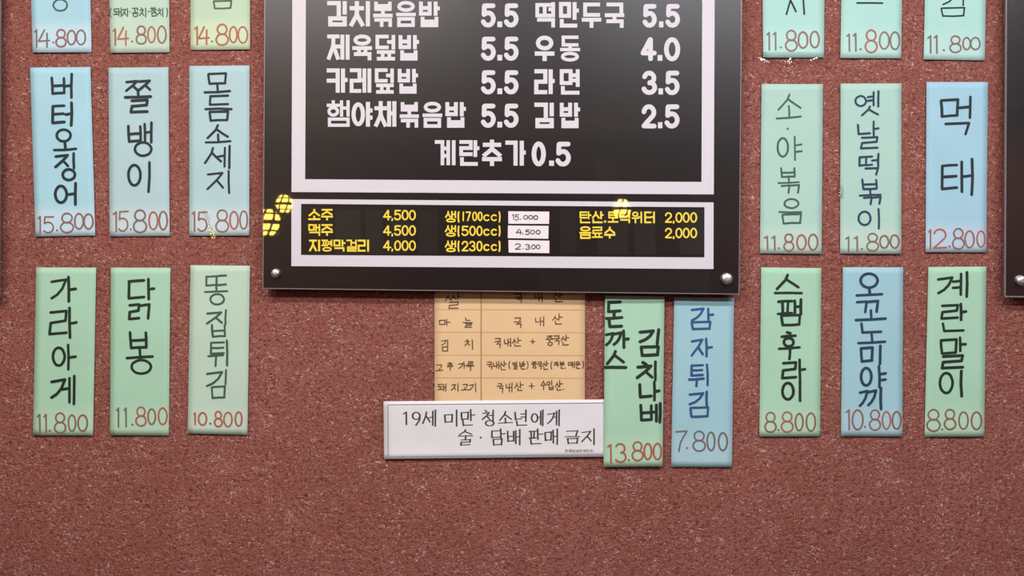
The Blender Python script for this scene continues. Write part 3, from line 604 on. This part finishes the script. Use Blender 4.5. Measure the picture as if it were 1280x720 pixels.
# ------------------------------------------------------------------ white printed sign
sh2 = Sheet([(479.4, 501.7), (768, 499.2), (766.5, 570.8), (480, 573.7)], 0.0035, 52, curl=0.0018, wave=0.0004)
root = empty('age_limit_sign', P(622, 573, 0.0035))
tag(root, 'white printed card banning alcohol and tobacco sales to minors, below the kraft sheet', 'sign')
bpy.context.view_layer.update()
sh2.mesh('card', M['white'], root, 24, 10)
mp = lambda x, y: sh2.at(x, y, 0.0004); rnd = random.Random(5)
bm = bmesh.new()
for a, b in (((484.8, 506), (762, 503.6)), ((762, 503.6), (761, 567.8)), ((761, 567.8), (485.3, 570.8)), ((485.3, 570.8), (484.8, 506))):
    stroke(bm, [a, b], 1.1, mp, 'square')
link('border_line', bm, M['greyline'], root)
bm = bmesh.new(); k = 4.267
write(bm, 470, 490, k, '1 147 108 166 172 9 195 108 236 176 ㅅ 250 108 288 166 ㅔ 283 97 317 180 ㅁ 367 120 407 160 ㅣ 430 98 430 180 ㅁ 455 108 492 145 ㅏ 505 95 528 150 ㄴ 463 152 515 177 ㅊ 567 98 607 146 ㅓ 602 98 625 150 ㅇ 585 152 628 180 ㅅ 660 105 722 150 ㅗ 652 140 728 166 ㄴ 742 110 778 145 ㅕ 772 97 800 155 ㄴ 750 155 805 177 ㅇ 830 116 862 160 ㅔ 862 97 890 178 g 915 113 952 167 ㅔ 943 97 977 178', 2.0, mp, rnd, contrast=.5, cap='square', wob=0)
write(bm, 470, 490, k, 'ㅅ 445 202 510 228 ㅜ 438 233 515 252 ㄹ 452 254 503 282 . 556 240 561 245 ㄷ 617 206 660 242 ㅏ 665 198 690 246 ㅁ 625 250 672 281 ㅂ 702 210 735 262 ㅐ 745 201 767 279 ㅍ 815 208 855 246 ㅏ 862 198 890 250 ㄴ 825 252 880 276 ㅁ 902 213 935 257 ㅐ 945 199 967 277 ㄱ 1015 207 1075 232 ㅡ 1008 239 1088 237 ㅁ 1022 247 1075 273 ㅈ 1098 210 1147 264 ㅣ 1163 197 1163 279', 2.0, mp, rnd, contrast=.5, cap='square', wob=0)
link('warning_text', bm, M['print'], root)
bm = bmesh.new(); x = 1008
for ch in '한국담배판매인회':
    block(bm, 470, 490, k, f'{ch} {x} 306 {x+16} 321', mp); x += 19.4
link('issuer_line', bm, M['greyred'], root)

# ------------------------------------------------------------------ the acrylic boards
BF, BB = 0.026, 0.021         # front and back of the panel, from the wall
def bolt(parent, x, y, d):
    bm = bmesh.new(); c = P(x, y, BF); r = d*S/2
    tube(bm, (c.x, -0.0015, c.z), (c.x, -BB, c.z), r*.8, 20)
    tube(bm, (c.x, -BF-0.0002, c.z), (c.x, -BF-0.006, c.z), r, 24, r*.94)
    for j in range(4):
        a, b_ = PI/2*j/4, PI/2*(j+1)/4
        tube(bm, (c.x, -BF-0.006-0.004*math.sin(a), c.z), (c.x, -BF-0.006-0.004*math.sin(b_), c.z), r*(.25+.69*math.cos(a)), 24, r*(.25+.69*math.cos(b_)))
    return link('standoff_bolt', bm, M['chrome'], parent)
def board(q, label, rim=2.0, name='menu_board'):
    o = empty(name, P((q[2][0]+q[3][0])/2, (q[2][1]+q[3][1])/2, BB)); tag(o, label, 'menu board')
    bpy.context.view_layer.update()
    (ax, ay), (bx, by), (cx, cy), (dx, dy) = q
    inner = [(ax+rim*.8, ay+rim), (bx-rim*.8, by+rim), (cx-rim*.8, cy-rim), (dx+rim*.8, dy-rim)]
    bm = bmesh.new(); quad_prism(bm, inner, BF, BB); link('panel', bm, M['board'], o)
    bm = bmesh.new()
    for i in range(4):
        j = (i+1) % 4; quad_prism(bm, [q[i], q[j], inner[j], inner[i]], BF-0.0003, BB)
    bmesh.ops.recalc_face_normals(bm, faces=bm.faces); link('acrylic_edge', bm, M['rim'], o)
    return o
mb = board([(332.5, -300), (930, -297), (924.2, 368.2), (328.2, 361)], 'large black acrylic menu board with white and yellow lettering, in the middle of the wall', rim=1.3)
BL_ = BF+0.0003
fp = lambda x, y: P(x, y, BL_)
def frame(parent, o, i):
    bm = bmesh.new()
    for a in range(4):
        c = (a+1) % 4; quad_prism(bm, [o[a], o[c], i[c], i[a]], BL_, BF)
    bmesh.ops.recalc_face_normals(bm, faces=bm.faces); return link('white_border', bm, M['boardwhite'], parent)
frame(mb, [(366.5, -262), (894.5, -259), (892.2, 243), (364.4, 240)], [(383.3, -246), (878.7, -243), (876.9, 227.4), (381.4, 224)])
frame(mb, [(364.3, 248.8), (892, 253), (891.8, 336.3), (364.2, 332.6)], [(376.4, 254.8), (880.6, 259), (880.5, 321.8), (376.2, 318.8)])
def line(name, m, *runs):
    bm = bmesh.new()
    for ox, oy, k, t, dw in runs: block(bm, ox, oy, k, t, fp, dw)
    return link(name, bm, M[m], mb)
for ox, oy, k, t in ((400, 0, 8, '김 70 10 268 265 치 295 10 500 265 볶 530 15 728 270 음 760 10 960 270 밥 990 15 1200 272'),
                     (400, 0, 8, '제 70 345 296 598 육 322 345 522 605 덮 555 348 752 605 밥 786 350 992 606'),
                     (400, 80, 6.737, '카 55 37 234 243 레 250 37 432 243 덮 462 37 622 250 밥 655 40 827 250'),
                     (400, 80, 6.737, '햄 55 305 250 529 야 265 318 444 529 채 457 312 643 529 볶 670 320 834 537 음 863 318 1030 537 밥 1056 320 1230 537'),
                     (620, 0, 4, '떡 197 10 295 138 만 315 10 415 138 두 428 13 527 140 국 543 13 642 140'),
                     (620, 0, 4, '우 193 178 293 306 동 320 178 421 308'), (620, 0, 4, '라 191 346 294 471 면 319 346 418 473'),
                     (620, 0, 4, '김 191 513 289 641 밥 319 513 421 641'),
                     (530, 165, 4.923, '계 66 50 194 205 란 217 50 342 208 추 356 46 481 210 가 500 53 627 208')):
    line('dish_name', 'boardwhite', (ox, oy, k, t, None))
for dy in (0, 333, 669, 1003):
    line('dish_price', 'boardwhite', (590, dy/8, 8, '5 90 34 240 276 . 254 215 302 272 5 320 34 468 276', 5.9))
for t in ('5 733 20 805 139 . 815 107 837 137 5 847 20 921 139', '4 723 186 804 306 . 808 275 832 304 0 840 186 921 307',
          '3 729 353 806 475 . 812 442 835 472 5 845 354 919 476', '2 726 521 803 642 . 810 611 832 641 5 843 522 919 643'):
    line('dish_price', 'boardwhite', (620, 0, 4, t, 5.9))
line('dish_price', 'boardwhite', (530, 165, 4.923, '0 662 58 750 212 . 770 176 800 208 5 810 60 905 213', 5.9))
DW = 1.95
for t in ('소 108 115 217 214 주 223 115 329 216', '맥 110 250 215 354 주 223 250 329 354', '지 116 388 214 492 평 226 388 322 494 막 333 388 439 494 걸 448 388 540 494 리 548 388 649 494'):
    line('drink_name', 'boardyellow', (370, 245, 7.111, t, DW))
line('drink_name', 'boardyellow', (540, 245, 7.111, '생 116 133 214 236 ( 226 134 250 238', DW), (540, 245, 7.111, '1 268 138 288 224 7 298 138 347 224 0 357 138 403 224 0 406 138 450 224 c 455 163 516 224 c 522 163 582 224 ) 586 134 610 238', 1.75))
line('drink_name', 'boardyellow', (540, 245, 7.111, '생 114 260 214 362 ( 226 262 250 364 5 262 264 326 356 0 330 264 390 356 0 394 264 450 356 c 455 290 516 354 c 522 290 582 354 ) 586 260 610 362', DW))
line('drink_name', 'boardyellow', (540, 245, 7.111, '생 114 396 214 499 ( 226 396 250 498 2 262 398 324 492 3 330 398 388 493 0 394 398 450 493 c 455 426 516 490 c 522 426 582 490 ) 586 396 610 498', DW))
line('drink_name', 'boardyellow', (710, 245, 7.111, '탄 103 137 207 242 산 213 135 317 242 . 320 218 338 236 토 353 138 447 237 닉 455 138 552 242 워 566 138 658 242 터 678 138 772 242', DW))
line('drink_name', 'boardyellow', (710, 245, 7.111, '음 101 269 207 381 료 211 272 310 372 수 320 272 422 377', DW))
for y, ds in ((123, '4500'), (260, '4500'), (394, '4000')):
    t = f'{ds[0]} 773 {y} 848 {y+94}'
    for x, c in zip((872, 938, 1003), ds[1:]): t += f' {c} {x} {y} {x+63} {y+94}'
    line('drink_price', 'boardyellow', (370, 245, 7.111, t + f' , 846 {y+72} 866 {y+102}', DW))
for y in (144, 282):
    t = f'2 860 {y} 926 {y+94} , 930 {y+72} 949 {y+104}'
    for x in (954, 1019, 1085): t += f' 0 {x} {y} {x+63} {y+94}'
    line('drink_price', 'boardyellow', (710, 245, 7.111, t, DW))
rnd = random.Random(3)
for q, t in (([(678, 135), (1042, 139), (1041, 248), (679, 246)], '1 715 165 728 210 5 738 165 770 214 . 783 202 791 210 0 815 172 850 206 0 860 172 895 206 0 905 174 940 208'),
             ([(675, 262), (1036, 265), (1034, 380), (674, 374)], '4 748 295 797 342 . 803 332 811 340 5 830 300 866 342 0 876 304 910 338 0 925 304 960 338'),
             ([(679, 391), (1043, 397), (1043, 508), (682, 503)], '2 740 425 786 474 . 803 464 811 472 3 830 430 870 474 0 885 434 918 470 0 928 434 960 470')):
    bm = bmesh.new(); quad_prism(bm, [(540+x/7.111, 245+y/7.111) for x, y in q], BL_+0.0003, BF)
    so = link('price_sticker', bm, M['label'], mb); bpy.context.view_layer.update()
    bm = bmesh.new(); write(bm, 540, 245, 7.111, t, 1.15, lambda x, y: P(x, y, BL_+0.0006), rnd)
    wr = link('handwritten_price', bm, M['print']); wr.parent = so; wr.matrix_parent_inverse = so.matrix_world.inverted()
bolt(mb, 345.3, 341.5, 11.5); bolt(mb, 908, 348.6, 15); bolt(mb, 349, -282, 13); bolt(mb, 912, -280, 13)

rb = board([(1258.5, -300), (1790, -296), (1787, 378.5), (1255.8, 371.5)], 'black acrylic board with a pale edge, cut off by the right edge of the photo', rim=1.9, name='wall_board')
bolt(rb, 1275.6, 351, 14)
lb = board([(-530, -305), (2.0, -300), (-1.0, 372), (-534, 366)], 'black acrylic board cut off by the left edge of the photo', rim=1.9, name='wall_board')

# ------------------------------------------------------------------ what the glossy board mirrors from the far side of the room
def mirror(px, py, d):
    """point at distance d from the wall that a ray through the pixel meets after the board"""
    k = S*(D+d)/D; return Vector(((px-640)*k, -d, CZ+(360-py)*k))
def pendant(px, py, d, r, label):
    c = mirror(px, py, d); o = empty('pendant_lamp', (c.x, c.y, RC))
    tag(o, label, 'lamp', 'yellow pendant lamps across the room'); bpy.context.view_layer.update()
    bm = bmesh.new(); bmesh.ops.create_uvsphere(bm, u_segments=20, v_segments=12, radius=r*.86)
    bmesh.ops.scale(bm, vec=(1, 1, 1.12), verts=bm.verts); bmesh.ops.translate(bm, vec=c, verts=bm.verts)
    link('bulb', bm, M['lampglow'], o, smooth=True)
    bm = bmesh.new()
    for j in range(1, 6):
        th = PI*j/6; rr = r*math.sin(th); z = c.z+r*1.15*math.cos(th); wr = r*(.16 if j % 2 else .07)
        pts = [(c.x+rr*math.cos(2*PI*i/16), c.y+rr*math.sin(2*PI*i/16), z) for i in range(17)]
        for i in range(16): tube(bm, pts[i], pts[i+1], wr, 5)
    for m_ in range(8):
        a = 2*PI*(m_+.5)/8
        pts = [(c.x+r*math.sin(PI*i/10)*math.cos(a+i*.12), c.y+r*math.sin(PI*i/10)*math.sin(a+i*.12), c.z+r*1.15*math.cos(PI*i/10)) for i in range(11)]
        for i in range(10): tube(bm, pts[i], pts[i+1], r*.09, 5)
    link('wire_cage', bm, M['cage'], o)
    bm = bmesh.new(); tube(bm, (c.x, c.y, c.z+r*1.1), (c.x, c.y, c.z+r*1.5), r*.35, 14, r*.2); link('lamp_cap', bm, M['cage'], o)
    bm = bmesh.new(); tube(bm, (c.x, c.y, c.z+r*1.5), (c.x, c.y, RC), 0.004, 6); link('cord', bm, M['cage'], o)
pendant(337, 279, 4.0, 0.080, 'large yellow caged pendant lamp mirrored at the left edge of the menu board')
pendant(357.5, 256, 4.9, 0.062, 'small yellow caged pendant lamp mirrored at the upper left corner of the drinks box')
pendant(776, 262, 4.9, 0.066, 'yellow caged pendant lamp mirrored over the drink names on the right')
def far_note(x0, y0, x1, y1, label):
    d = -RB-0.006
    bm = bmesh.new(); a = mirror(x0, y0, d); b = mirror(x1, y1, d)
    box(bm, (a.x, -d-0.003, b.z), (b.x, -d, a.z))
    tag(link('far_menu_note', bm, M['dimpaper']), label, 'menu note', 'notes mirrored in the board')
far_note(742, 194, 768, 246, 'grey note mirrored below the last price inside the large white border')
for i, (a, b) in enumerate(((421, 452), (458, 480), (488, 512), (524, 548), (700, 720), (746, 784), (792, 818), (848, 878))):
    far_note(a, 263, b, 318, 'grey note mirrored in the drinks box, %s from its left end' % ('first second third fourth fifth sixth seventh eighth'.split()[i]))
d = -RB-0.006; bm = bmesh.new(); a = mirror(672, 339, d); b = mirror(886, 372, d)
box(bm, (a.x, -d-0.003, b.z), (b.x, -d, a.z))
tag(link('far_sign', bm, M['greypanel']), 'grey panel mirrored in the black strip along the lower right of the menu board', 'sign')
